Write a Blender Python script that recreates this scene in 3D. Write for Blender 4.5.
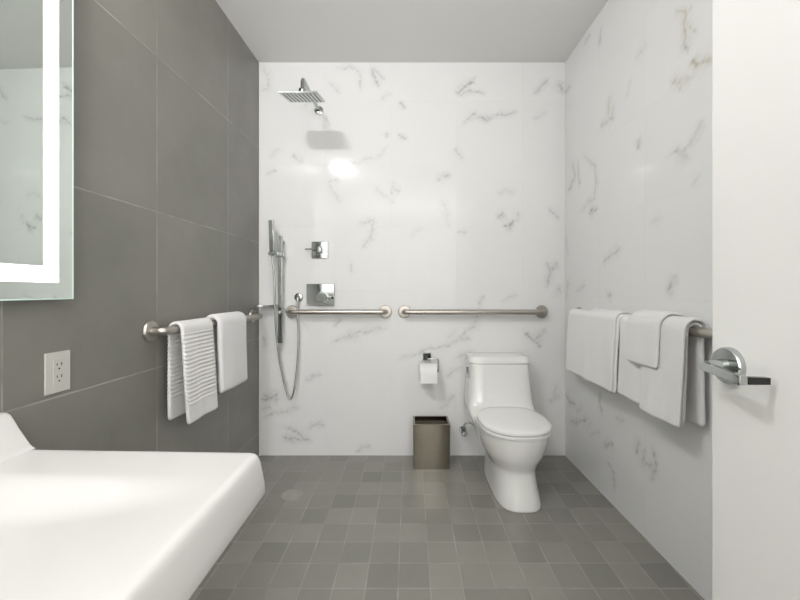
import bpy, bmesh, math, random
import numpy as np
from mathutils import Vector, Matrix
for o in list(bpy.data.objects): bpy.data.objects.remove(o)
SC = bpy.context.scene
COL = SC.collection
PI = math.pi
random.seed(4)

# ------------------------------------------------ camera, world, exposure
D = 2.478            # distance from the camera to the rear wall
H = 1.045            # camera height
F = 390.0            # focal length in pixels of the 800 wide frame
VX, VY = 410.0, 291.0
cd = bpy.data.cameras.new('camera'); cam = bpy.data.objects.new('camera', cd); COL.objects.link(cam)
cam.location = (0, 0, H); cam.rotation_euler = (PI/2, 0, 0)
cd.sensor_width = 36; cd.lens = F/800*36; cd.clip_start = 0.02
cd.shift_x = -(VX-400)/800; cd.shift_y = -(300-VY)/800
SC.camera = cam
w = bpy.data.worlds.new('world'); SC.world = w; w.use_nodes = True
w.node_tree.nodes['Background'].inputs[0].default_value = (1, .985, .96, 1)
w.node_tree.nodes['Background'].inputs[1].default_value = 0.6
SC.view_settings.view_transform = 'Standard'; SC.view_settings.look = 'None'
SC.view_settings.gamma = 1; SC.view_settings.use_curve_mapping = False
SC.view_settings.exposure = 0.92
CEIL = 2.497
Y0 = -0.15           # inner face of the wall with the doorway
KL, KR = 0.0216, 0.0103
def wl(y): return -0.96 - KL*(D-y)
def wr(y): return 0.985 + KR*(D-y)
ROT_L = -PI/2 - math.atan(KL); ROT_R = PI/2 + math.atan(KR); ROT_B = PI

def area(name, loc, rot, sx, sy, e, col):
    l = bpy.data.lights.new(name, 'AREA'); l.shape = 'RECTANGLE'; l.size = sx; l.size_y = sy
    l.energy = e; l.color = col
    o = bpy.data.objects.new(name, l); COL.objects.link(o); o.location = loc; o.rotation_euler = rot
    return o
CEIL_LIGHT = 10.5
HALL_FILL = 50.0  # energy of the added fill behind the camera
area('hall_rear_fill', (0.1, -1.1, 1.35), (math.radians(-90), 0, 0), 1.9, 1.9, HALL_FILL, (1, .995, .985))  # added fill without a fixture, bounced off the hall rear wall
area('hall_upward_fill', (0.1, -1.5, 1.2), (PI, 0, 0), 1.8, 1.8, HALL_FILL*.85, (1, .995, .985))  # added fill without a fixture, bounced off the hall ceiling
area('vanity_ceiling_lamp', (-0.725, 0.43, 2.455), (math.radians(70), 0, math.radians(-32)), .38, .04, CEIL_LIGHT, (1, .995, .985))

# ------------------------------------------------ materials
def mat(name, color, rough=.5, metal=0, bump=0, bscale=200, var=0, vscale=5, spec=None, emit=0, coat=0, stretch=None):
    m = bpy.data.materials.new(name); m.use_nodes = True
    nt = m.node_tree; b = nt.nodes['Principled BSDF']
    b.inputs['Base Color'].default_value = (*color, 1); b.inputs['Roughness'].default_value = rough
    b.inputs['Metallic'].default_value = metal
    if spec is not None: b.inputs['Specular IOR Level'].default_value = spec
    if coat: b.inputs['Coat Weight'].default_value = coat; b.inputs['Coat Roughness'].default_value = .05
    if emit:
        b.inputs['Emission Color'].default_value = (*color, 1); b.inputs['Emission Strength'].default_value = emit
    tc = nt.nodes.new('ShaderNodeTexCoord'); src = tc.outputs['Object']
    if stretch:
        mp = nt.nodes.new('ShaderNodeMapping'); mp.inputs['Scale'].default_value = stretch
        nt.links.new(src, mp.inputs['Vector']); src = mp.outputs[0]
    if var:
        n = nt.nodes.new('ShaderNodeTexNoise'); n.inputs['Scale'].default_value = vscale; n.inputs['Detail'].default_value = 5
        r = nt.nodes.new('ShaderNodeMapRange'); r.inputs['From Min'].default_value = .3; r.inputs['From Max'].default_value = .7
        r.inputs['To Min'].default_value = 1-var; r.inputs['To Max'].default_value = 1+var
        hs = nt.nodes.new('ShaderNodeVectorMath'); hs.operation = 'SCALE'; hs.inputs[0].default_value = color
        nt.links.new(src, n.inputs['Vector']); nt.links.new(n.outputs['Fac'], r.inputs['Value'])
        nt.links.new(r.outputs[0], hs.inputs['Scale']); nt.links.new(hs.outputs[0], b.inputs['Base Color'])
    if bump:
        n = nt.nodes.new('ShaderNodeTexNoise'); n.inputs['Scale'].default_value = bscale; n.inputs['Detail'].default_value = 3
        bp = nt.nodes.new('ShaderNodeBump'); bp.inputs['Strength'].default_value = bump; bp.inputs['Distance'].default_value = .002
        nt.links.new(src, n.inputs['Vector']); nt.links.new(n.outputs['Fac'], bp.inputs['Height']); nt.links.new(bp.outputs[0], b.inputs['Normal'])
    return m

def tile_mat(name, base, tw, th, ox, oy, plane, mortar, mcol, rough, tone=.0, vein=False, vcol=(.3,.3,.3), cloud=.05, cscale=3, fine=None):
    """grid of tiles in object space; plane 'xz' or 'xy'"""
    m = bpy.data.materials.new(name); m.use_nodes = True
    nt = m.node_tree; N = nt.nodes; Lk = nt.links.new; b = N['Principled BSDF']
    if vein: b.inputs['Specular IOR Level'].default_value = .28
    tc = N.new('ShaderNodeTexCoord'); sp = N.new('ShaderNodeSeparateXYZ'); Lk(tc.outputs['Object'], sp.inputs[0])
    A = sp.outputs['X']; B = sp.outputs['Z' if plane == 'xz' else 'Y']
    def mth(op, a, bb=None, cc=None, clamp=False):
        n = N.new('ShaderNodeMath'); n.operation = op; n.use_clamp = clamp
        for i, v in enumerate((a, bb, cc)):
            if v is None: continue
            if isinstance(v, (int, float)): n.inputs[i].default_value = v
            else: Lk(v, n.inputs[i])
        return n.outputs[0]
    u = mth('DIVIDE', mth('SUBTRACT', A, ox), tw); v = mth('DIVIDE', mth('SUBTRACT', B, oy), th)
    fu = mth('FRACT', mth('ADD', u, 100.0)); fv = mth('FRACT', mth('ADD', v, 100.0))
    du = mth('MULTIPLY', mth('MINIMUM', fu, mth('SUBTRACT', 1.0, fu)), tw)
    dv = mth('MULTIPLY', mth('MINIMUM', fv, mth('SUBTRACT', 1.0, fv)), th)
    d = mth('MINIMUM', du, dv)
    mr = N.new('ShaderNodeMapRange'); mr.inputs['From Min'].default_value = mortar*.5; mr.inputs['From Max'].default_value = mortar*1.1
    mr.inputs['To Min'].default_value = 1; mr.inputs['To Max'].default_value = 0; Lk(d, mr.inputs['Value'])
    cell = N.new('ShaderNodeCombineXYZ'); Lk(mth('FLOOR', mth('ADD', u, 100.0)), cell.inputs[0]); Lk(mth('FLOOR', mth('ADD', v, 100.0)), cell.inputs[1])
    wn = N.new('ShaderNodeTexWhiteNoise'); wn.noise_dimensions = '3D'; Lk(cell.outputs[0], wn.inputs['Vector'])
    t = mth('MULTIPLY_ADD', wn.outputs['Value'], 2*tone, 1-tone)
    off = N.new('ShaderNodeVectorMath'); off.operation = 'MULTIPLY_ADD'
    Lk(cell.outputs[0], off.inputs[0]); off.inputs[1].default_value = (3.7, 5.1, 1.3); Lk(tc.outputs['Object'], off.inputs[2])
    ns = N.new('ShaderNodeTexNoise'); ns.inputs['Scale'].default_value = cscale; ns.inputs['Detail'].default_value = 6; ns.inputs['Roughness'].default_value = .6
    Lk(off.outputs[0], ns.inputs['Vector'])
    c = mth('MULTIPLY_ADD', mth('SUBTRACT', ns.outputs['Fac'], .5), cloud*4, 1.0)
    tot = mth('MULTIPLY', t, c)
    sc = N.new('ShaderNodeVectorMath'); sc.operation = 'SCALE'; sc.inputs[0].default_value = base; Lk(tot, sc.inputs['Scale'])
    cur = sc.outputs[0]
    if vein:
        at = N.new('ShaderNodeAttribute'); at.attribute_name = 'vein'
        mx = N.new('ShaderNodeMix'); mx.data_type = 'RGBA'; Lk(at.outputs['Fac'], mx.inputs['Factor'])
        at2 = N.new('ShaderNodeAttribute'); at2.attribute_name = 'warm'
        mw = N.new('ShaderNodeMix'); mw.data_type = 'RGBA'; Lk(at2.outputs['Fac'], mw.inputs['Factor'])
        mw.inputs['A'].default_value = (*vcol, 1); mw.inputs['B'].default_value = (.43, .385, .27, 1)
        Lk(cur, mx.inputs['A']); Lk(mw.outputs['Result'], mx.inputs['B']); cur = mx.outputs['Result']
    gn = N.new('ShaderNodeTexNoise'); gn.inputs['Scale'].default_value = 7; Lk(tc.outputs['Object'], gn.inputs['Vector'])
    gf = mth('MULTIPLY', mr.outputs[0], mth('MULTIPLY_ADD', gn.outputs['Fac'], 3.2, -1.05, True))
    mx = N.new('ShaderNodeMix'); mx.data_type = 'RGBA'; Lk(gf, mx.inputs['Factor'])
    Lk(cur, mx.inputs['A']); mx.inputs['B'].default_value = (*mcol, 1); Lk(mx.outputs['Result'], b.inputs['Base Color'])
    if fine:
        n2 = N.new('ShaderNodeTexNoise'); n2.inputs['Scale'].default_value = fine; Lk(tc.outputs['Object'], n2.inputs['Vector'])
        rr = mth('MULTIPLY_ADD', n2.outputs['Fac'], .25, rough-.12); Lk(rr, b.inputs['Roughness'])
    else: b.inputs['Roughness'].default_value = rough
    bp = N.new('ShaderNodeBump'); bp.inputs['Strength'].default_value = .35; bp.inputs['Distance'].default_value = .001; bp.invert = True
    Lk(mr.outputs[0], bp.inputs['Height']); Lk(bp.outputs[0], b.inputs['Normal'])
    return m

M = dict(
 paint = mat('ceiling_paint', (.87,.86,.85), .9, bump=.1, bscale=300),
 wallpaint = mat('wall_paint', (.82,.815,.81), .8, bump=.1, bscale=250),
 doorpaint = mat('door_paint', (.82,.815,.805), .45, bump=.04, bscale=300),
 slate = tile_mat('grey_wall_tile', (.235,.229,.204), .5635, .604, 0.4025+.5635-.5635, .748, 'xz', .0032, (.40,.39,.36), .40, tone=.05, cloud=.12, cscale=3, fine=6),
 marble_b = tile_mat('marble_tile_rear', (.83,.832,.832), .42, .40, .273, .25, 'xz', .0016, (.785,.785,.775), .07, tone=.006, vein=True, vcol=(.33,.32,.32), cloud=.012),
 marble_r = tile_mat('marble_tile_right', (.83,.832,.832), .40, .40, .20, .21, 'xz', .0016, (.785,.785,.775), .07, tone=.006, vein=True, vcol=(.33,.32,.31), cloud=.012),
 floor = tile_mat('grey_floor_tile', (.250,.242,.216), .1145, .1266, -.271, 1.371, 'xy', .0026, (.36,.35,.32), .24, tone=.13, cloud=.04, cscale=8),
 chrome = mat('polished_chrome', (.47,.495,.49), .07, 1, var=.03, vscale=3),
 steel = mat('brushed_nickel', (.50,.47,.43), .36, 1, var=.05, vscale=60, bump=.05, bscale=400),
 bin = mat('brushed_bin_steel', (.30,.275,.225), .16, 1, var=.06, vscale=8, stretch=(1,1,40)),
 liner = mat('bin_liner', (.10,.085,.065), .5, var=.2, vscale=20),
 ceramic = mat('glazed_ceramic', (.84,.84,.82), .07, coat=.5, var=.005, vscale=3),
 seat = mat('seat_plastic', (.86,.86,.845), .16, var=.005, vscale=3),
 solid = mat('solid_surface', (.68,.672,.658), .22, var=.006, vscale=4),
 towel = mat('white_terry', (.92,.915,.915), .95, bump=.9, bscale=900, var=.02, vscale=200),
 ribbed = mat('ribbed_terry', (.89,.885,.87), .95, bump=.9, bscale=800, var=.03, vscale=200),
 paper = mat('tissue_paper', (.88,.88,.87), .9, bump=.2, bscale=200),
 card = mat('cardboard_core', (.42,.33,.24), .9, var=.1, vscale=40),
 dark_reflection = mat('painted_dark_reflection', (.012,.012,.013), .12, var=.05, vscale=10),  # dark reflections in chrome, put into the colour
 plastic = mat('grey_white_plastic', (.60,.59,.55), .35, var=.01, vscale=9),
 slot = mat('slot_dark', (.05,.05,.05), .6, var=.1, vscale=9),
 mirror = mat('mirror_glass', (.80,.865,.82), .015, 1, var=.004, vscale=2),
 glassedge = mat('green_glass_edge', (.70,.88,.78), .12, var=.01, vscale=5),
 ledband = mat('frosted_light_band', (1,.995,.985), .5, emit=1.5, var=.004, vscale=3),
 lens = mat('lamp_lens', (1,.98,.95), .5, emit=2.6, var=.004, vscale=3),
 hose = mat('hose_metal', (.55,.57,.56), .22, 1, var=.1, vscale=200),
 draincover = mat('drain_cover_grey', (.33,.32,.29), .55, var=.1, vscale=40),
 drain = mat('drain_steel', (.34,.33,.30), .5, 0, var=.1, vscale=60),
)

# ------------------------------------------------ mesh helpers
def obj(name, bm, m, parent=None, smooth=True, bevel=0, sub=0, autos=True):
    me = bpy.data.meshes.new(name); bmesh.ops.recalc_face_normals(bm, faces=bm.faces[:]); bm.to_mesh(me); bm.free()
    me.materials.append(m)
    o = bpy.data.objects.new(name, me); COL.objects.link(o)
    if parent: o.parent = parent
    if bevel:
        b = o.modifiers.new('bevel', 'BEVEL'); b.width = bevel; b.segments = 3; b.limit_method = 'ANGLE'; b.angle_limit = math.radians(40)
    if sub:
        s = o.modifiers.new('subsurf', 'SUBSURF'); s.levels = sub; s.render_levels = sub
    if smooth:
        for p in me.polygons: p.use_smooth = True
        if autos: me.set_sharp_from_angle(angle=math.radians(40))
    return o
def tag(o, label, cat, group=None):
    o['label'] = label; o['category'] = cat
    if group: o['group'] = group
    return o
def thing(name, label, cat, loc, rz=0, group=None):
    o = bpy.data.objects.new(name, None); COL.objects.link(o); o.location = loc; o.rotation_euler = (0,0,rz); o.empty_display_size = .05
    return tag(o, label, cat, group)
def struct(o): o['kind'] = 'structure'; return o
def BM(): return bmesh.new()
def box(bm, x0, x1, y0, y1, z0, z1):
    vs = [bm.verts.new(p) for p in ((x0,y0,z0),(x1,y0,z0),(x1,y1,z0),(x0,y1,z0),(x0,y0,z1),(x1,y0,z1),(x1,y1,z1),(x0,y1,z1))]
    for f in ((0,3,2,1),(4,5,6,7),(0,1,5,4),(1,2,6,5),(2,3,7,6),(3,0,4,7)): bm.faces.new([vs[i] for i in f])
    return bm
def loft(bm, rings, cap0=True, cap1=True):
    R = [[bm.verts.new(p) for p in r] for r in rings]
    n = len(R[0])
    for a, b in zip(R, R[1:]):
        for i in range(n): bm.faces.new((a[i], a[(i+1)%n], b[(i+1)%n], b[i]))
    if cap0: bm.faces.new(R[0][::-1])
    if cap1: bm.faces.new(R[-1])
    return bm
def tube(bm, pts, r, n=14, cap=True):
    pts = [Vector(p) for p in pts]; rings = []; up = None
    for i, p in enumerate(pts):
        t = (pts[min(i+1, len(pts)-1)] - pts[max(i-1, 0)]).normalized()
        if up is None:
            up = Vector((0,0,1)) if abs(t.z) < .9 else Vector((1,0,0))
        s = t.cross(up).normalized(); up = s.cross(t).normalized()
        rr = r[i] if isinstance(r, (list, tuple)) else r
        rings.append([p + s*math.cos(a)*rr + up*math.sin(a)*rr for a in (2*PI*k/n for k in range(n))])
    return loft(bm, rings, cap, cap)
def arc_path(pts, rad, seg=7):
    """polyline with rounded corners"""
    pts = [Vector(p) for p in pts]; out = [pts[0]]
    for a, b, c in zip(pts, pts[1:], pts[2:]):
        u = (a-b); v = (c-b); d = min(rad, u.length*.49, v.length*.49); p0 = b+u.normalized()*d; p1 = b+v.normalized()*d
        for k in range(seg+1):
            t = k/seg; out.append(p0*(1-t)**2 + b*2*t*(1-t) + p1*t*t)
    out.append(pts[-1]); return out
def spline(pts, n=10):
    P = [Vector(p) for p in pts]; P = [P[0]*2-P[1]] + P + [P[-1]*2-P[-2]]; out = []
    for i in range(1, len(P)-2):
        for k in range(n):
            t = k/n; a, b, c, d = P[i-1:i+3]
            out.append(.5*((2*b)+(c-a)*t+(2*a-5*b+4*c-d)*t*t+(3*b-a-3*c+d)*t**3))
    out.append(P[-2]); return out
def lathe(bm, prof, axis='z', c=(0,0,0), n=36):
    """prof = (radius, height along axis)"""
    rings = []
    for r, h in prof:
        ring = []
        for k in range(n):
            a = 2*PI*k/n; x, y = math.cos(a)*r, math.sin(a)*r
            p = {'z': (x, y, h), 'y': (x, h, y), 'x': (h, x, y)}[axis]
            ring.append((c[0]+p[0], c[1]+p[1], c[2]+p[2]))
        rings.append(ring)
    return loft(bm, rings)

# ------------------------------------------------ veins on the marble
def warp(P, s, amp, seed):
    x, z = P[...,0], P[...,1]
    a = np.sin(x*s+seed)*np.cos(z*s*1.3+seed*2.1) + .6*np.sin(x*s*2.7+z*s*1.9+seed*3) + .4*np.sin(z*s*5.1-x*s*3.7+seed)
    b = np.cos(x*s*1.2+seed*1.7)*np.sin(z*s+seed) + .6*np.cos(z*s*2.3-x*s*2.2+seed*2) + .4*np.sin(x*s*4.7+z*s*4.1+seed*5)
    return np.stack([x+a*amp, z+b*amp], -1)
def vein_field(P, veins):
    """veins: list of (points, width, strength)"""
    Pw = warp(warp(P, 16, .007, 1.3), 70, .0032, 4.2)
    x, z = P[...,0], P[...,1]
    tex = .72 + .28*np.sin(x*85+3*np.sin(z*31))*np.sin(z*73+2*np.sin(x*43)) + .25*np.sin(x*170+z*190+2*np.sin(x*60))
    tex = np.clip(tex, .42, 1.25)
    out = np.zeros(P.shape[:2])
    for pts, wd, st in veins:
        n = len(pts)-1
        lo = np.min(pts, 0)-5*wd-.02; hi = np.max(pts, 0)+5*wd+.02
        m = (x > lo[0]) & (x < hi[0]) & (z > lo[1]) & (z < hi[1])
        if not m.any(): continue
        Q = Pw[m]; best = np.zeros(len(Q)); L = 0
        for i in range(n):
            a, b = np.array(pts[i]), np.array(pts[i+1]); ab = b-a
            t = np.clip(((Q-a)@ab)/(ab@ab+1e-9), 0, 1); d = np.linalg.norm(Q-(a+t[:,None]*ab), axis=1)
            g = (i+t)/n; env = np.clip(np.minimum(g, 1-g)*5+.25, 0, 1)
            ww = wd*(.55+.6*env)
            core = np.exp(-(d/(ww*.55))**2)*.62 + np.exp(-(d/(ww*2.6))**2)*.40
            best = np.maximum(best, core*env)
        out[m] = np.maximum(out[m], best*st*tex[m])
    return np.clip(out*1.6, 0, .85)
def wall_grid(name, L, Ht, step, m, loc, rz, veins, warm=None):
    nx, nz = int(L/step)+1, int(Ht/step)+1
    xs = np.linspace(0, L, nx); zs = np.linspace(0, Ht, nz); X, Z = np.meshgrid(xs, zs)
    co = np.stack([X, np.zeros_like(X), Z], -1).reshape(-1, 3).tolist()
    idx = np.arange(nx*nz).reshape(nz, nx)
    fc = np.stack([idx[:-1,:-1], idx[:-1,1:], idx[1:,1:], idx[1:,:-1]], -1).reshape(-1, 4).tolist()
    base = len(co)                                   # real thickness behind the face
    co += [(0,-.08,0),(L,-.08,0),(L,-.08,Ht),(0,-.08,Ht)]
    fc += [(base+3,base+2,base+1,base)]
    fc += [tuple([base, base+1]+idx[0,::-1].tolist()), tuple([base+2, base+3]+idx[-1,:].tolist()),
           tuple([base+1, base+2]+idx[::-1,-1].tolist()), tuple([base+3, base]+idx[:,0].tolist())]
    me = bpy.data.meshes.new(name); me.from_pydata(co, [], fc); me.materials.append(m)
    P = np.stack([X, Z], -1)
    fld = vein_field(P, veins).reshape(-1)
    at = me.attributes.new('vein', 'FLOAT', 'POINT'); at.data.foreach_set('value', np.concatenate([fld, np.zeros(4)]).astype(np.float32))
    wv = vein_field(P, warm).reshape(-1) if warm else fld*0
    wv = np.clip(wv*3, 0, 1)
    at = me.attributes.new('warm', 'FLOAT', 'POINT'); at.data.foreach_set('value', np.concatenate([wv, np.zeros(4)]).astype(np.float32))
    o = bpy.data.objects.new(name, me); COL.objects.link(o); o.location = loc; o.rotation_euler = (0,0,rz)
    return struct(o)

# pattern of the rear wall, read as (wall point) from the photograph
BV = [ # points, width mm, strength
 ([(263,64),(268,77),(269,88),(260,90)],10,.22),([(335,69),(350,66),(359,73),(361,92)],8,.26),([(329,80),(342,94)],8,.18),
 ([(372,66),(376,77),(378,88)],8,.42),([(375,66),(385,80)],7,.42),([(400,101),(405,108)],7,.35),([(399,135),(407,141)],7,.45),
 ([(385,131),(386,138)],6,.3),([(389,144),(378,157),(357,162),(340,163)],7,.22),([(281,147),(270,157)],7,.18),
 ([(294,153),(297,160),(305,161)],9,.26),([(265,175),(277,171)],7,.3),([(326,182),(342,181)],6,.2),([(394,181),(390,195)],8,.2),
 ([(456,95),(463,89),(475,76)],8,.55),([(459,96),(471,91),(486,92)],7,.4),([(460,92),(468,86)],10,.3),([(533,94),(542,86),(549,78)],9,.36),
 ([(558,82),(562,94)],12,.42),([(460,125),(473,115),(486,120),(503,113),(518,112)],8,.38),([(475,120),(495,117)],9,.25),([(456,147),(462,161)],9,.26),
 ([(436,181),(451,173)],8,.36),([(499,219),(505,213)],9,.5),([(503,226),(509,226),(513,221)],9,.55),([(517,210),(518,224)],8,.2),
 ([(546,261),(551,273),(547,287)],9,.45),([(551,272),(559,263)],9,.48),([(555,286),(562,293)],14,.24),([(549,208),(560,219)],10,.22),
 ([(498,196),(503,189),(516,195)],8,.2),([(442,199),(447,212),(449,228)],10,.17),([(456,231),(470,232)],7,.24),([(477,306),(484,297)],7,.36),
 ([(358,224),(374,220)],8,.22),([(374,218),(370,240),(362,248)],10,.28),([(326,184),(335,192),(342,204)],10,.15),([(390,188),(402,192)],12,.2),
 ([(372,186),(396,205)],10,.16),([(524,331),(535,340),(541,350)],9,.48),([(535,340),(545,329)],8,.42),([(526,338),(530,330)],10,.25),
 ([(262,335),(266,347)],9,.3),([(330,343),(345,338),(372,329),(386,327)],8,.34),([(345,338),(360,337)],8,.3),([(333,325),(342,320)],7,.36),
 ([(304,381),(311,377),(322,374)],7,.36),([(261,402),(268,397),(275,393),(276,404)],9,.5),([(263,394),(274,398)],8,.4),([(262,419),(280,412),(302,407)],8,.3),
 ([(261,410),(272,407)],9,.3),([(283,436),(292,440),(312,440)],10,.5),([(286,427),(296,431),(305,439)],9,.42),([(298,430),(304,437)],14,.25),([(309,425),(325,426)],8,.36),
 ([(355,453),(366,447),(372,444)],8,.36),([(397,358),(415,354),(440,347),(450,345),(463,337),(475,325),(481,301)],9,.3),([(415,354),(424,350)],8,.35),
 ([(454,340),(472,338)],9,.32),([(455,357),(475,350)],8,.25),([(445,377),(452,372),(462,366)],9,.3),([(446,340),(456,330)],9,.2),([(300,318),(308,330)],8,.15),
 ([(306,430),(322,420)],8,.2),([(500,300),(520,294)],8,.16),([(440,410),(455,395)],9,.2),([(556,384),(552,404)],8,.22),([(548,402),(562,396)],7,.3),
 ([(380,100),(392,92)],7,.15),([(300,108),(318,98)],7,.12),([(350,262),(352,275)],7,.2),([(410,235),(424,228)],8,.12),([(530,120),(548,112)],8,.14)]
def bpt(p): return (-( (p[0]-VX)/F*D) + .985, H-(p[1]-VY)/F*D)   # local x runs from the right corner to the left
BVm = [([bpt(p) for p in pts], wd*.001, st) for pts, wd, st in BV]
RV = [([(685,5),(683,30),(688,54)],11,.42),([(676,8),(685,14),(693,4)],8,.3),([(684,20),(696,34)],9,.28),([(690,62),(700,65),(711,58)],12,.5),
 ([(671,77),(683,82),(678,92)],10,.36),([(683,82),(695,78)],10,.25),([(610,96),(608,117)],9,.34),([(600,128),(606,122),(613,117)],9,.4),([(612,108),(614,120)],8,.3),
 ([(637,149),(641,137)],8,.48),([(704,118),(696,134),(687,147),(667,158)],8,.3),([(678,152),(690,158)],12,.26),([(590,33),(585,45)],9,.3),([(600,28),(600,45)],8,.34),
 ([(560,80),(563,94),(572,86)],9,.34),([(583,153),(595,166),(598,187)],9,.28),([(572,160),(575,178),(568,192)],9,.46),([(578,160),(579,188)],8,.4),
 ([(597,175),(594,198),(580,212)],8,.26),([(589,213),(598,209)],10,.5),([(601,264),(611,255),(622,250)],11,.32),([(666,293),(670,286),(676,275)],9,.46),
 ([(607,298),(612,294)],10,.42),([(576,292),(586,284)],8,.22),([(566,300),(569,280)],9,.25),([(603,446),(608,444),(614,445)],7,.5),([(607,462),(613,470),(614,494)],6,.38),
 ([(639,437),(637,445),(636,455)],8,.42),([(646,446),(642,462),(653,466),(650,481)],9,.34),([(653,447),(655,468),(652,480)],8,.4),([(616,422),(624,418)],8,.22),
 ([(565,393),(570,402),(576,404)],9,.44),([(568,421),(576,423),(589,419)],8,.4),([(600,391),(602,413)],7,.42),([(575,412),(583,408)],9,.24),([(585,428),(593,424)],8,.2),
 ([(625,100),(630,80)],8,.12),([(650,226),(664,214)],8,.13),([(690,190),(702,175)],9,.14),([(566,236),(568,256)],8,.3),([(634,60),(648,44)],8,.14),([(590,436),(600,430)],8,.2)]
def rpt(p):
    y = (.985+KR*D)/((p[0]-VX)/F + KR)
    return (y-Y0, H-(p[1]-VY)/F*y)
RVm = [([rpt(p) for p in pts], wd*.001, st) for pts, wd, st in RV]
WARM = [([rpt(p) for p in pts], .05, 1) for pts in ([(685,5),(684,40)],[(690,62),(711,60)],[(671,77),(683,88)],[(610,96),(608,117)],[(572,160),(575,190)],[(583,153),(596,170)])]
rr = random.Random(9)
for k in range(34):
    x, z = rr.uniform(.02, 1.35), rr.uniform(.1, 2.4); a = rr.uniform(0, PI); l = rr.uniform(.04, .14)
    p1 = (x+math.cos(a)*l, z+math.sin(a)*l); p2 = (p1[0]+math.cos(a+.7)*l*.6, p1[1]+math.sin(a+.7)*l*.6)
    if p2[0] > 1.35 or p1[0] > 1.35: continue
    RVm.append(([(x,z), p1, p2], rr.uniform(.006,.01), rr.uniform(.2,.5)))

# ------------------------------------------------ the room shell
wall_grid('wall_rear', .985+.96, CEIL, .006, M['marble_b'], (.985, D, 0), ROT_B, BVm)
wall_grid('wall_right', (D-Y0), CEIL, .0065, M['marble_r'], (wr(Y0), Y0, 0), ROT_R, RVm, WARM)
M['marble_b'].node_tree  # tile joints of the rear wall start at the left corner
o = struct(obj('wall_left', box(BM(), 0, D+3.4, -.08, 0, 0, CEIL), M['slate'], smooth=False)); o.location = (wl(D), D, 0); o.rotation_euler = (0,0,ROT_L)
struct(obj('floor', box(BM(), -1.3, 1.3, -3.4, D+.08, -.08, 0), M['floor'], smooth=False))
struct(obj('ceiling', box(BM(), -1.3, 1.3, -3.4, D+.08, CEIL, CEIL+.08), M['paint'], smooth=False))
bm = BM(); T = .12
box(bm, .66, wr(Y0)+.08, Y0-T, Y0, 0, CEIL)
struct(obj('wall_entry', bm, M['wallpaint'], smooth=False))
bm = BM(); box(bm, 1.22, 1.3, -3.4, Y0-T, 0, CEIL); struct(obj('wall_hall_right', bm, M['wallpaint'], smooth=False))
bm = BM(); box(bm, -1.3, 1.3, -3.48, -3.4, 0, CEIL); struct(obj('wall_hall_rear', bm, M['wallpaint'], smooth=False))
# door casing
bm = BM()
box(bm, .66, .72, Y0, Y0+.014, 0, 2.12)
struct(obj('trim_1', bm, M['doorpaint'], smooth=False))
# pale corner profile where the marble meets the grey tile
struct(obj('trim_2', box(BM(), -.958, -.948, D-.006, D-.0005, 0, CEIL), M['wallpaint'], smooth=False))

# ------------------------------------------------ the open door with its lever
door = struct(obj('door_1', box(BM(), .60, .644, Y0+.02, .775, .012, 2.10), M['doorpaint'], smooth=False, bevel=.002))
rose = obj('door_handle', lathe(BM(), [(.001,.6004),(.0345,.6004),(.0345,.592),(.032,.588),(.001,.588)], 'x', (0,.73,.9055)), M['chrome'], door)
bm = BM(); tube(bm, [(.589,.73,.9055),(.57,.73,.904),(.557,.73,.9035)], [.013,.0115,.011], 20); obj('spindle', bm, M['chrome'], rose)
bm = BM()
ring = lambda x, y, z, a, b: None
def bar_ring(c, d, wv, hv):   # rectangle of half width wv (horizontal, across d) and half height hv
    s = Vector((d[1], -d[0], 0)).normalized()
    return [Vector(c)+s*wv+Vector((0,0,hv)), Vector(c)-s*wv+Vector((0,0,hv)), Vector(c)-s*wv-Vector((0,0,hv)), Vector(c)+s*wv-Vector((0,0,hv))]
loft(bm, [bar_ring((.5565,.742,.9035),(0,-1),.006,.0075), bar_ring((.551,.70,.902),(0,-1),.006,.0080), bar_ring((.5455,.655,.899),(0,-1),.006,.0085),
          bar_ring((.5455,.645,.898),(1,-1),.0085,.0085), bar_ring((.5525,.6425,.8977),(1,0),.0055,.0070)])
obj('lever', bm, M['chrome'], rose, bevel=.0015)
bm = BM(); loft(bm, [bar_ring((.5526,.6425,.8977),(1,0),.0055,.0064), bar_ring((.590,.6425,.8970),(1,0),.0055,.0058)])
le = obj('lever_return', bm, M['dark_reflection'], rose, bevel=.001); le['label'] = 'end of the lever turned back towards the door, its dark reflection painted on'  # chrome part coloured black to imitate what it reflects
bm = BM(); lathe(bm, [(.001,.644),(.0345,.644),(.0345,.652),(.001,.656)], 'x', (0,.73,.9055)); tube(bm, [(.65,.73,.9055),(.70,.73,.9055)], .011); box(bm, .69, .702, .63, .742, .896, .911)
obj('outer_handle', bm, M['chrome'], door, bevel=.001)

# ------------------------------------------------ lamps that show in the room
lamp = thing('ceiling_lamp', 'square white ceiling lamp above the sink, close to the grey tiled wall', 'ceiling lamp', (-.725, .22, CEIL))
obj('lamp_housing', box(BM(), -.235, .235, -.20, .20, -.014, 0), M['wallpaint'], lamp, bevel=.006)
obj('lamp_lens', box(BM(), -.22, .22, -.185, .185, -.062, -.0142), M['lens'], lamp, smooth=False)
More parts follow.
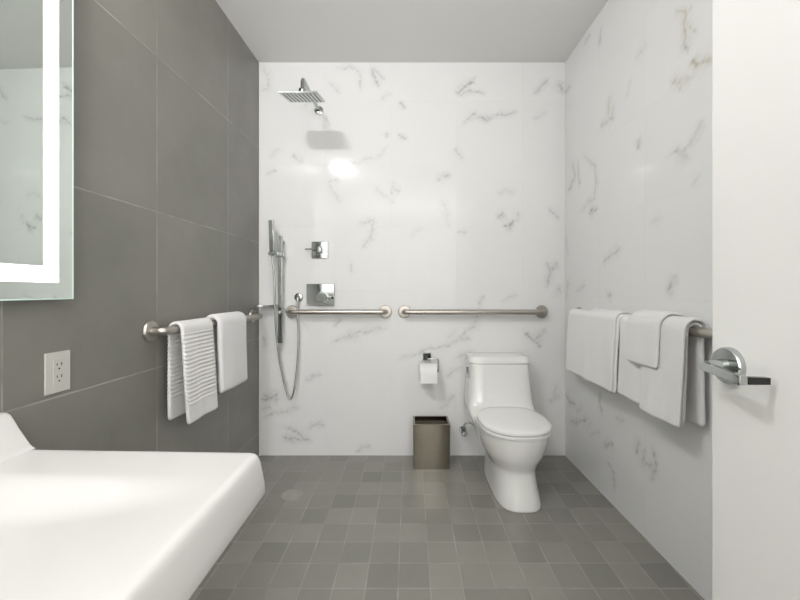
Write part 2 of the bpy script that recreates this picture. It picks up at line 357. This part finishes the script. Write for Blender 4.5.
# ------------------------------------------------ lighted mirror on the left wall
ym = 1.106
mir = thing('lighted_mirror', 'large frameless wall mirror with a glowing white light band near its edge', 'mirror', (wl(ym), ym, 1.022), ROT_L)
Wm, Hm, off = 1.02, 1.08, .036
obj('mirror_backing', box(BM(), .05, Wm-.05, .0005, off-.006, .05, Hm-.05), M['plastic'], mir, smooth=False)
obj('mirror_glass', box(BM(), .0035, Wm-.0035, off-.0055, off, .0035, Hm-.0035), M['mirror'], mir, smooth=False)
bm = BM(); e0, e1 = .046, .088
def frame(bm, a, b, y0, y1):
    box(bm, a, b, y0, y1, a, Hm-a); box(bm, Wm-b, Wm-a, y0, y1, a, Hm-a)
    box(bm, b, Wm-b, y0, y1, a, b); box(bm, b, Wm-b, y0, y1, Hm-b, Hm-a)
frame(bm, e0, e1, off+.0001, off+.0009)
obj('light_band', bm, M['ledband'], mir, smooth=False)
bm = BM(); frame(bm, 0, .0034, off-.006, off+.0006); obj('glass_edge', bm, M['glassedge'], mir, smooth=False)

# ------------------------------------------------ wall socket
yo = 1.092
so = thing('power_outlet', 'pale rectangular double power outlet on the grey tiled wall above the sink', 'outlet', (wl(yo), yo, .818), ROT_L)
obj('cover_plate', box(BM(), -.038, .038, .0003, .006, -.057, .057), M['plastic'], so, bevel=.002)
obj('socket_insert', box(BM(), -.0168, .0168, .0055, .0078, -.034, .034), M['plastic'], so, bevel=.0008)
bm = BM()
for zc in (-.017, .017):
    box(bm, -.0085, -.006, .0075, .0082, zc+.001, zc+.010); box(bm, .005, .0075, .0075, .0082, zc+.002, zc+.009)
    lathe(bm, [(.0004,.0075),(.0026,.0075),(.0026,.0082),(.0004,.0082)], 'y', (0,0,zc-.007), 12)
obj('socket_slots', bm, M['slot'], so, smooth=False)

# ------------------------------------------------ grab bars
def grab_bar(label, loc, rz, L, z):
    t = thing('grab_bar', label, 'grab bar', (loc[0], loc[1], z), rz, 'brushed metal grab bars')
    st = .057
    bm = BM(); tube(bm, arc_path([(0,.006,0),(0,st,0),(L,st,0),(L,.006,0)], .045, 10), .0165, 20); obj('bar', bm, M['steel'], t)
    for x in (0, L):
        obj('flange', lathe(BM(), [(.001,.0004),(.041,.0004),(.041,.006),(.037,.011),(.022,.0125),(.001,.0125)], 'y', (x,0,0)), M['steel'], t)
    return t
LY0 = 2.372
grab_bar('brushed metal grab bar on the grey tiled wall carrying the ribbed towel', (wl(LY0), LY0), ROT_L, .90, .893)
grab_bar('shorter brushed metal grab bar below the shower controls on marble', (-.156, D), ROT_B, .592, .914)
grab_bar('bare brushed metal grab bar on marble directly above the toilet tank', (.835, D), ROT_B, .87, .914)
RY0 = 1.10
grab_bar('brushed metal grab bar on the right marble wall under the bath towels', (wr(RY0), RY0), ROT_R, 1.17, .911)

# ------------------------------------------------ towels hung over bars
def towel_mesh(s0, s1, fl, bl, t, r, zc, st=.057, flare=.012, bflare=.0, wob=.003, ribs=0, nx=16, seed=0, skew=0, taper=0, step=.006, lean=0):
    """ribbon over the bar; local x along the bar, y off the wall"""
    cl = []                                      # centre line (y, z, distance down)
    nb = int(bl/step); nf = int(fl/step)
    for i in range(nb): d = bl*(1-i/nb); cl.append((st-r - bflare*(d/bl), zc-d, -d))
    for k in range(13):
        a = PI - PI*k/12; cl.append((st+r*math.cos(a), zc+r*math.sin(a), 0))
    for i in range(1, nf+1): d = fl*i/nf; cl.append((st+r+flare*(d/fl)**1.0, zc-d, d))
    n = len(cl); rings = []
    rs = random.Random(seed); ph = [rs.uniform(0, 6.28) for _ in range(4)]
    xs = [0, .012, .035] + [k/nx for k in range(1, nx)] + [.965, .988, 1]
    for u in xs:
        e = min(u, 1-u)*(s1-s0); th = t*math.sqrt(max(.12, min(1, e/(t*.45)) )) if e < t*.45 else t
        outer, inner = [], []
        for i, (y, z, d) in enumerate(cl):
            a = cl[max(i-1,0)]; b = cl[min(i+1,n-1)]; ty, tz = b[0]-a[0], b[1]-a[1]; l = math.hypot(ty, tz) or 1
            ny, nz = -tz/l*-1, ty/l*-1           # pointing outwards from the bar
            ny, nz = (-tz/l, ty/l)
            if i < n//2 and False: pass
            dd = abs(d)
            wv = wob*min(1, dd/.12)*(math.sin(u*7+ph[0])+.5*math.sin(u*13+ph[1]+dd*6))
            if d < 0: wv *= .35
            hth = th/2
            if ribs: hth = th/2 + ribs*math.sin((dd if d else 0)*2*PI/.0165)*(1 if dd > .015 and dd < (fl if d > 0 else bl)-.075 else 0)
            end = min(i, n-1-i)*step
            if end < t*.5: hth *= math.sqrt(max(.08, end/(t*.5)))
            x = s0+(s1-s0)*u + (skew*dd if d > 0 else 0) - taper*dd*(u-.5)
            zz = z + (lean*(u-.5)*min(1, dd/.1) if d > 0 else 0)
            rc = .016; e2 = min(u, 1-u)*(s1-s0)
            if e2 < rc: zz += (rc-math.sqrt(max(0, rc*rc-(rc-e2)**2)))*(dd/(fl if d > 0 else bl))*.9
            outer.append((x, y-ny*hth+ (wv if d >= 0 else -wv), zz-nz*hth)); inner.append((x, y+ny*hth+(wv if d >= 0 else -wv), zz+nz*hth))
        rings.append(outer+inner[::-1])
    bm = BM(); loft(bm, rings); return bm
def towel(name, label, cat, wall, y0, y1, zc, fl, bl, t, r, m, group=None, **k):
    if wall == 'L': base = (wl(LY0), LY0); rz = ROT_L; s0, s1 = LY0-y1, LY0-y0
    else: base = (wr(RY0), RY0); rz = ROT_R; s0, s1 = y0-RY0, y1-RY0
    o = obj(name, towel_mesh(s0, s1, fl, bl, t, r, zc, **k), m, autos=False)
    o.location = (base[0], base[1], 0); o.rotation_euler = (0,0,rz)
    tag(o, label, cat, group); return o
towel('ribbed_towel', 'ribbed off-white towel hanging over the left grab bar', 'towel', 'L', 1.532, 1.76, .893, .378, .36, .014, .0255, M['ribbed'],
      flare=.018, ribs=.0016, seed=3, step=.0025, wob=.003, skew=-.02)
towel('folded_towel', 'thick plain white folded towel beside the ribbed one, on the left grab bar', 'towel', 'L', 1.805, 2.08, .893, .325, .30, .026, .032, M['towel'],
      flare=.008, seed=5, wob=.002)
t1 = towel('bath_towel', 'wide white bath towel nearest the toilet on the right wall bar', 'towel', 'R', 1.695, 2.215, .911, .315, .27, .016, .0265, M['towel'], 'white bath towels on the right wall', flare=.010, seed=8, wob=.0035)
f1 = obj('fold_flap', towel_mesh(1.70-RY0, 1.972-RY0, .310, .02, .012, .0405, .911, flare=.011, seed=8, wob=.0035), M['towel'], t1, autos=False)
t2 = towel('bath_towel', 'long white bath towel nearest the door handle, small towel laid over it', 'towel', 'R', 1.285, 1.685, .911, .308, .318, .016, .0265, M['towel'], 'white bath towels on the right wall', flare=.012, seed=12, wob=.0035, bflare=.004)
f2 = obj('fold_flap', towel_mesh(1.278-RY0, 1.50-RY0, .320, .02, .012, .0405, .911, flare=.016, seed=12, wob=.003), M['towel'], t2, autos=False)
towel('hand_towel', 'small white face towel draped over the long bath towel by the door', 'towel', 'R', 1.385, 1.575, .911, .146, .13, .013, .0545, M['towel'], flare=.008, seed=17, wob=.002)

# ------------------------------------------------ shower fittings
sh = thing('rain_shower_head', 'square chrome rain shower head on a wall arm below the ceiling', 'shower head', (-.578, D, 2.19), ROT_B)
obj('wall_flange', lathe(BM(), [(.001,.0004),(.027,.0004),(.027,.008),(.014,.012),(.001,.012)], 'y'), M['chrome'], sh)
bm = BM(); tube(bm, arc_path([(0,.01,0),(0,.378,.0),(0,.378,-.052)], .03, 8), .0105, 16); obj('shower_arm', bm, M['chrome'], sh)
bm = BM(); lathe(bm, [(.006,-.050),(.019,-.058),(.021,-.068),(.016,-.080),(.018,-.094)], 'z', (0,.378,0), 20); obj('ball_joint', bm, M['chrome'], sh)
hd = obj('head_plate', box(BM(), -.10, .10, -.10, .10, -.005, .005), M['chrome'], sh, bevel=.002); hd.location = (0,.378,-.100); hd.rotation_euler = (math.radians(-13),0,0)
bm = BM()
for i in range(9):
    for j in range(9): lathe(bm, [(.0028,-.0052),(.0022,-.0075)], 'z', (-.08+.02*i, -.08+.02*j, 0), 6)
nz = obj('nozzles', bm, M['slot'], hd)
hs = thing('hand_shower', 'slim chrome hand shower on a vertical slide bar with a looping hose', 'hand shower', (-.806, D, 0), ROT_B)
bm = BM(); box(bm, -.013, .013, .046, .060, .722, 1.388); obj('slide_bar', bm, M['chrome'], hs, bevel=.003)
for z in (.93, 1.355):
    bm = BM(); tube(bm, [(0,.0005,z),(0,.047,z)], .0125, 16); obj('bar_mount', bm, M['chrome'], hs)
bm = BM(); box(bm, -.026, .022, .042, .070, 1.255, 1.285); box(bm, .0, .058, .072, .104, 1.262, 1.284); box(bm, .0, .02, .06, .09, 1.264, 1.282); obj('slider', bm, M['chrome'], hs, bevel=.003)
bm = BM(); loft(bm, [[(.037+a*.014,.088+b*.011+f,z) for a,b in ((-1,-1),(1,-1),(1,1),(-1,1))] for z, f in ((1.283,.002),(1.288,.003),(1.46,.02),(1.475,.021))])
hw = obj('hand_piece', bm, M['chrome'], hs, bevel=.003)
def hp(px, py, Z=2.39): return (-.806-(px-VX)/F*Z, D-Z, H-(py-VY)/F*Z)
hose = spline([(.037,.088,1.27),(.037,.084,1.24)] + [hp(274.5,283,2.40), hp(275,310,2.41), hp(277,340,2.42), hp(281,368,2.43), hp(286,390,2.43), hp(290,399,2.43), hp(294,391,2.43), hp(297,368,2.445), hp(298.5,335,2.455), (-.098,.024,.90), (-.100,.024,.955), (-.100,.025,.972)], 8)
bm = BM(); tube(bm, hose, .0062, 10); obj('hose', bm, M['hose'], hs)
el = thing('hose_outlet', 'small round chrome wall outlet where the shower hose connects', 'water outlet', (-.706, D, 1.005), ROT_B)
obj('round_flange', lathe(BM(), [(.001,.0004),(.027,.0004),(.027,.006),(.022,.010),(.001,.010)], 'y'), M['chrome'], el)
bm = BM(); tube(bm, arc_path([(0,.008,0),(0,.026,0),(0,.0265,-.030)], .014, 6), .010, 14); obj('elbow', bm, M['chrome'], el)

vu = thing('shower_control', 'small square chrome shower control plate, the upper one', 'shower control', (-.571, D-.0016, 1.305), ROT_B-math.radians(1.7))
obj('plate', box(BM(), -.052, .052, .0005, .010, -.053, .053), M['chrome'], vu, bevel=.003)
obj('knob', lathe(BM(), [(.001,.010),(.021,.010),(.021,.045),(.018,.050),(.001,.050)], 'y', n=28), M['chrome'], vu)
bm = BM(); tube(bm, [(.01,.036,.002),(.085,.036,.002)], .005, 12); obj('lever', bm, M['chrome'], vu)
vd = thing('shower_control', 'wide rectangular chrome shower valve plate just above the short grab bar', 'shower control', (-.567, D-.0026, 1.021), ROT_B-math.radians(1.7))
obj('plate', box(BM(), -.088, .088, .0005, .010, -.069, .069), M['chrome'], vd, bevel=.003)
obj('knob', lathe(BM(), [(.001,.010),(.034,.010),(.034,.050),(.030,.056),(.001,.056)], 'y', (-.012,0,-.016), n=32), M['chrome'], vd)
bm = BM(); box(bm, -.078, -.012, .038, .052, -.026, -.010); obj('lever', bm, M['chrome'], vd, bevel=.003)
# thin shelf in the corner
cs = BM(); R = .105
pts = [(0,0)] + [(R*math.cos(a), R*math.sin(a)) for a in [PI/2*k/14 for k in range(15)]]
loft(cs, [[(-.944+x, D-.007-y, z) for x, y in pts] for z in (.951,.957)])
o = obj('corner_shelf', cs, M['chrome'], smooth=False); tag(o, 'thin metal corner shelf where the grey tile meets the marble', 'shelf')
# drain
dr = thing('floor_drain', 'round floor drain in the grey tiles under the shower', 'drain', (-.605, 2.0, 0))
obj('drain_ring', lathe(BM(), [(.046,.0),(.056,.0),(.056,.0015),(.046,.0018)], 'z'), M['drain'], dr)
bm = BM(); lathe(bm, [(.001,.0002),(.045,.0002),(.045,.0012),(.001,.0014)], 'z'); obj('drain_cover', bm, M['draincover'], dr)

# ------------------------------------------------ toilet
TX = .527
to = thing('toilet', 'white one-piece toilet with closed lid against the marble wall', 'toilet', (TX-.001, D, 0), ROT_B+math.radians(.7))
def oval(z, b, f, hw, n=48, e=2.3, eb=4.0):
    cy = b + (f-b)*.52; out = []
    for k in range(n):
        a = 2*PI*k/n; c, s = math.cos(a), math.sin(a); ex = e if s > 0 else eb
        x = hw*math.copysign(abs(c)**(2/ex), c); L = (f-cy) if s > 0 else (cy-b)
        y = cy + L*math.copysign(abs(s)**(2/ex), s); out.append((x, y, z))
    return out
def lerp_sections(sec, n=5):
    out = []
    for i in range(len(sec)-1):
        for k in range(n):
            t = k/n
            P = [sec[max(i-1,0)], sec[i], sec[i+1], sec[min(i+2,len(sec)-1)]]
            out.append(tuple(.5*((2*b)+(c-a)*t+(2*a-5*b+4*c-d)*t*t+(3*b-a-3*c+d)*t**3) for a,b,c,d in zip(*P)))
    out.append(sec[-1]); return out
sec = [(0,.13,.640,.114),(.012,.13,.641,.115),(.06,.13,.633,.110),(.12,.13,.620,.107),(.165,.13,.616,.112),(.20,.12,.630,.133),(.24,.12,.650,.155),(.30,.12,.667,.172),(.342,.12,.673,.175),(.350,.12,.671,.173)]
bm = BM(); loft(bm, [[(x-.008*max(0,1-z/.2), y, z) for x, y, z in oval(*s, e=2.3+.9*max(0,1-s[0]/.2))] for s in lerp_sections(sec, 4)]); obj('bowl', bm, M['ceramic'], to, autos=False)
sec = [(.15,.14,.27,.085),(.20,.10,.32,.115),(.26,.05,.36,.155),(.31,.02,.37,.178),(.345,.012,.345,.189),(.38,.010,.265,.191),(.44,.010,.232,.188),(.53,.010,.214,.182),(.618,.010,.206,.177)]
bm = BM(); loft(bm, [oval(z,b,f,h,60,5.5,7) for z,b,f,h in lerp_sections(sec, 5)]); obj('tank', bm, M['ceramic'], to, autos=False)
sec = [(.620,.010,.209,.181),(.623,.008,.212,.184),(.646,.008,.210,.182),(.654,.011,.207,.179),(.658,.018,.198,.171),(.659,.05,.165,.14)]
bm = BM(); loft(bm, [oval(z,b,f,h,60,5.5,7) for z,b,f,h in sec]); obj('tank_lid', bm, M['ceramic'], to)
def ovring(z, b, f, hw): return oval(z, b, f, hw, 64, 2.2, 2.9)
bm = BM(); loft(bm, [ovring(.351,.262,.676,.172), ovring(.354,.258,.682,.177), ovring(.364,.258,.683,.178), ovring(.368,.262,.679,.174)]); obj('seat', bm, M['seat'], to)
bm = BM(); loft(bm, [ovring(.371,.262,.677,.172), ovring(.374,.258,.682,.177), ovring(.384,.259,.681,.176), ovring(.389,.266,.673,.169), ovring(.392,.29,.65,.15), ovring(.393,.34,.58,.09)]); obj('seat_lid', bm, M['seat'], to)
for sx in (-.075, .075):
    bm = BM(); tube(bm, [(sx-.02,.256,.376),(sx+.02,.256,.376)], .011, 12); obj('hinge', bm, M['seat'], to)
bm = BM(); lathe(bm, [(.001,.176),(.015,.176),(.015,.188),(.001,.190)], 'x', (0,.14,.575), 18); tube(bm, [(.188,.135,.575),(.193,.19,.565),(.190,.215,.556)], [.006,.007,.008], 10)
obj('flush_lever', bm, M['chrome'], to)
# shut-off valve
sv = thing('shutoff_valve', 'small chrome water shut-off valve on the wall left of the toilet', 'valve', (.335, D, .165), ROT_B)
obj('wall_flange', lathe(BM(), [(.001,.0004),(.023,.0004),(.021,.007),(.001,.009)], 'y'), M['chrome'], sv)
bm = BM(); tube(bm, [(0,.006,0),(0,.065,0)], .009, 12); tube(bm, [(0,.05,-.012),(0,.05,.032)], .011, 12); obj('valve_body', bm, M['chrome'], sv)
bm = BM(); lathe(bm, [(.001,.064),(.017,.066),(.019,.075),(.014,.084),(.001,.085)], 'y', (0,0,0), 14); obj('valve_handle', bm, M['chrome'], sv)
bm = BM(); tube(bm, spline([(0,.05,.03),(-.006,.05,.052),(-.03,.055,.062),(-.06,.06,.05),(-.10,.075,.035)], 8), .005, 10); obj('supply_hose', bm, M['hose'], sv)

# ------------------------------------------------ waste bin
wb = thing('waste_bin', 'open brushed metal waste bin on the floor left of the toilet', 'waste bin', (.127, D-.115, 0))
def rrect(hx, hy, z, r=.006, n=4):
    out = []
    for cx, cy, a0 in ((hx-r,hy-r,0),(-hx+r,hy-r,PI/2),(-hx+r,-hy+r,PI),(hx-r,-hy+r,1.5*PI)):
        for k in range(n+1): a = a0+PI/2*k/n; out.append((cx+r*math.cos(a), cy+r*math.sin(a), z))
    return out
bm = BM(); loft(bm, [rrect(.106,.080,.001), rrect(.109,.082,.255), rrect(.109,.082,.262), rrect(.098,.071,.262), rrect(.096,.070,.03)], True, True); obj('bin_body', bm, M['bin'], wb)
bm = BM(); loft(bm, [rrect(.0955,.0695,.0315), rrect(.0965,.0698,.235), rrect(.0905,.064,.235), rrect(.0895,.063,.034)]); obj('inner_liner', bm, M['liner'], wb)

# ------------------------------------------------ toilet roll
hx, hz = .110, .632
th_ = thing('roll_holder', 'chrome toilet roll holder with a square mount on the marble', 'toilet roll holder', (hx, D, hz), ROT_B)
obj('mount', box(BM(), -.023, .030, .0005, .020, -.025, .025), M['chrome'], th_, bevel=.002)
obj('mount_reflection', box(BM(), -.019, .026, .0198, .0215, -.021, .021), M['dark_reflection'], th_, bevel=.001)  # added black panel, paints the dark reflection in the chrome mount
bm = BM(); tube(bm, arc_path([(.0,.020,-.006),(.0,.073,-.006),(-.064,.073,-.006),(-.064,.073,-.086),(.046,.073,-.086)], .010, 5), .005, 10); obj('arm', bm, M['chrome'], th_)
rl = thing('toilet_roll', 'white toilet paper roll hanging on the holder above the waste bin', 'toilet paper', (hx+.003, D-.073, hz-.090), 0)
bm = BM(); n = 40
prof = [(.0205,-.052),(.055,-.052),(.057,-.049),(.057,.049),(.055,.052),(.0205,.052)]
lathe(bm, prof + [prof[0]], 'x', (0,0,0), n); bmesh.ops.remove_doubles(bm, verts=bm.verts[:], dist=1e-5)
bmesh.ops.delete(bm, geom=[f for f in bm.faces if len(f.verts) > 4], context='FACES_ONLY'); obj('paper', bm, M['paper'], rl)
bm = BM(); lathe(bm, [(.0175,-.0515),(.0203,-.0515),(.0203,.0515),(.0175,.0515),(.0175,-.0515)], 'x', (0,0,0), 28); bmesh.ops.delete(bm, geom=[f for f in bm.faces if len(f.verts) > 4], context='FACES_ONLY'); obj('core', bm, M['card'], rl)
bm = BM(); loft(bm, [[(-.051,-.0582,0),(.051,-.0582,0),(.051,-.0574,0),(-.051,-.0574,0)], [(-.051,-.0590,-.03),(.051,-.0590,-.03),(.051,-.0582,-.03),(-.051,-.0582,-.03)], [(-.051,-.0590,-.054),(.051,-.0590,-.054),(.051,-.0582,-.054),(-.051,-.0582,-.054)]]); obj('loose_sheet', bm, M['paper'], rl, smooth=False)

# ------------------------------------------------ the wide sink
SZ = .665; SXF = -.358; SYF = .921; SYN = -.06; SXW = -.965
sk = thing('wall_sink', 'wide white solid sink with a sloping shallow basin below the mirror', 'sink', (0, 0, 0))
def sm(a, b, x): t = max(0., min(1., (x-a)/(b-a))); return t*t*(3-2*t)
def basin(X, Y):
    u = SXF-X; v = SYF-Y; vn = Y-SYN
    return .050*sm(.015,.46,u)**.8*sm(.125,.235,v)*sm(.10,.2,vn)*(1-sm(.555,.60,u))
def outline(grow, rc, n=44):
    """points round the sink, uneven corner radius, many along the sides"""
    x0, x1, y0, y1 = SXW, SXF+grow, SYN-grow, SYF+grow; r = rc; out = []
    def side(a, b):
        for k in range(n): t = k/n; out.append((a[0]*(1-t)+b[0]*t, a[1]*(1-t)+b[1]*t))
    def corner(cx, cy, a0):
        for k in range(8): a = a0+PI/2*k/8; out.append((cx+r*math.cos(a), cy+r*math.sin(a)))
    side((x1, y0+r), (x1, y1-r)); corner(x1-r, y1-r, 0)
    side((x1-r, y1), (x0, y1)); side((x0, y1), (x0, y0)); side((x0, y0), (x1-r, y0)); corner(x1-r, y0+r, 1.5*PI)
    return out
rings = []
cx, cy = (SXW+SXF)/2, (SYN+SYF)/2
for g, z in ((-.03,SZ-.097),(.013,SZ-.097),(.019,SZ-.094),(.021,SZ-.088),(.019,SZ-.066),(.010,SZ-.02),(.006,SZ-.010),(.003,SZ-.005),(-.002,SZ-.0018),(-.008,SZ)):
    rings.append([(x, y, z) for x, y in outline(g, .018+max(0,g))])
last = rings[-1]
for k in range(1, 46):
    s = 1-k/46; r_ = []
    for x, y, z in last:
        X, Y = cx+(x-cx)*s, cy+(y-cy)*s; r_.append((X, Y, SZ-basin(X, Y)))
    rings.append(r_)
rings = [[(x, y-.035*(x-SXF), z) for x, y, z in q] for q in rings]
bm = BM(); loft(bm, rings); obj('basin', bm, M['solid'], sk, autos=False)
prof = [(-.906,SZ-.0005),(-.914,SZ+.002),(-.921,SZ+.009),(-.948,SZ+.052),(-.960,SZ+.073),(-.966,SZ+.082),(-.974,SZ+.086),(-1.02,SZ+.087),(-1.02,SZ-.06),(-.95,SZ-.06),(-.95,SZ-.0005)]
rings = []
for y, i in ((SYF+.024,.004),(SYF+.022,.001),(SYF+.018,0),(SYN,0)):
    rings.append([(max(x, wl(y)+.0008), y, z-(i if z > SZ+.03 else 0)) for x, z in prof])
bm = BM(); loft(bm, rings); obj('backsplash', bm, M['solid'], sk)
bm = BM(); lathe(bm, [(.001,.0),(.022,.0),(.024,.002),(.001,.004)], 'z', (-.80,.42,SZ-basin(-.80,.42)+.0005), 24); obj('sink_drain', bm, M['chrome'], sk)
bm = BM()
for y in (.12, .74):
    bm = box(BM(), wl(y)+.001, -.50, y-.015, y+.015, SZ-.14, SZ-.094); obj('bracket', bm, M['steel'], sk, smooth=False)
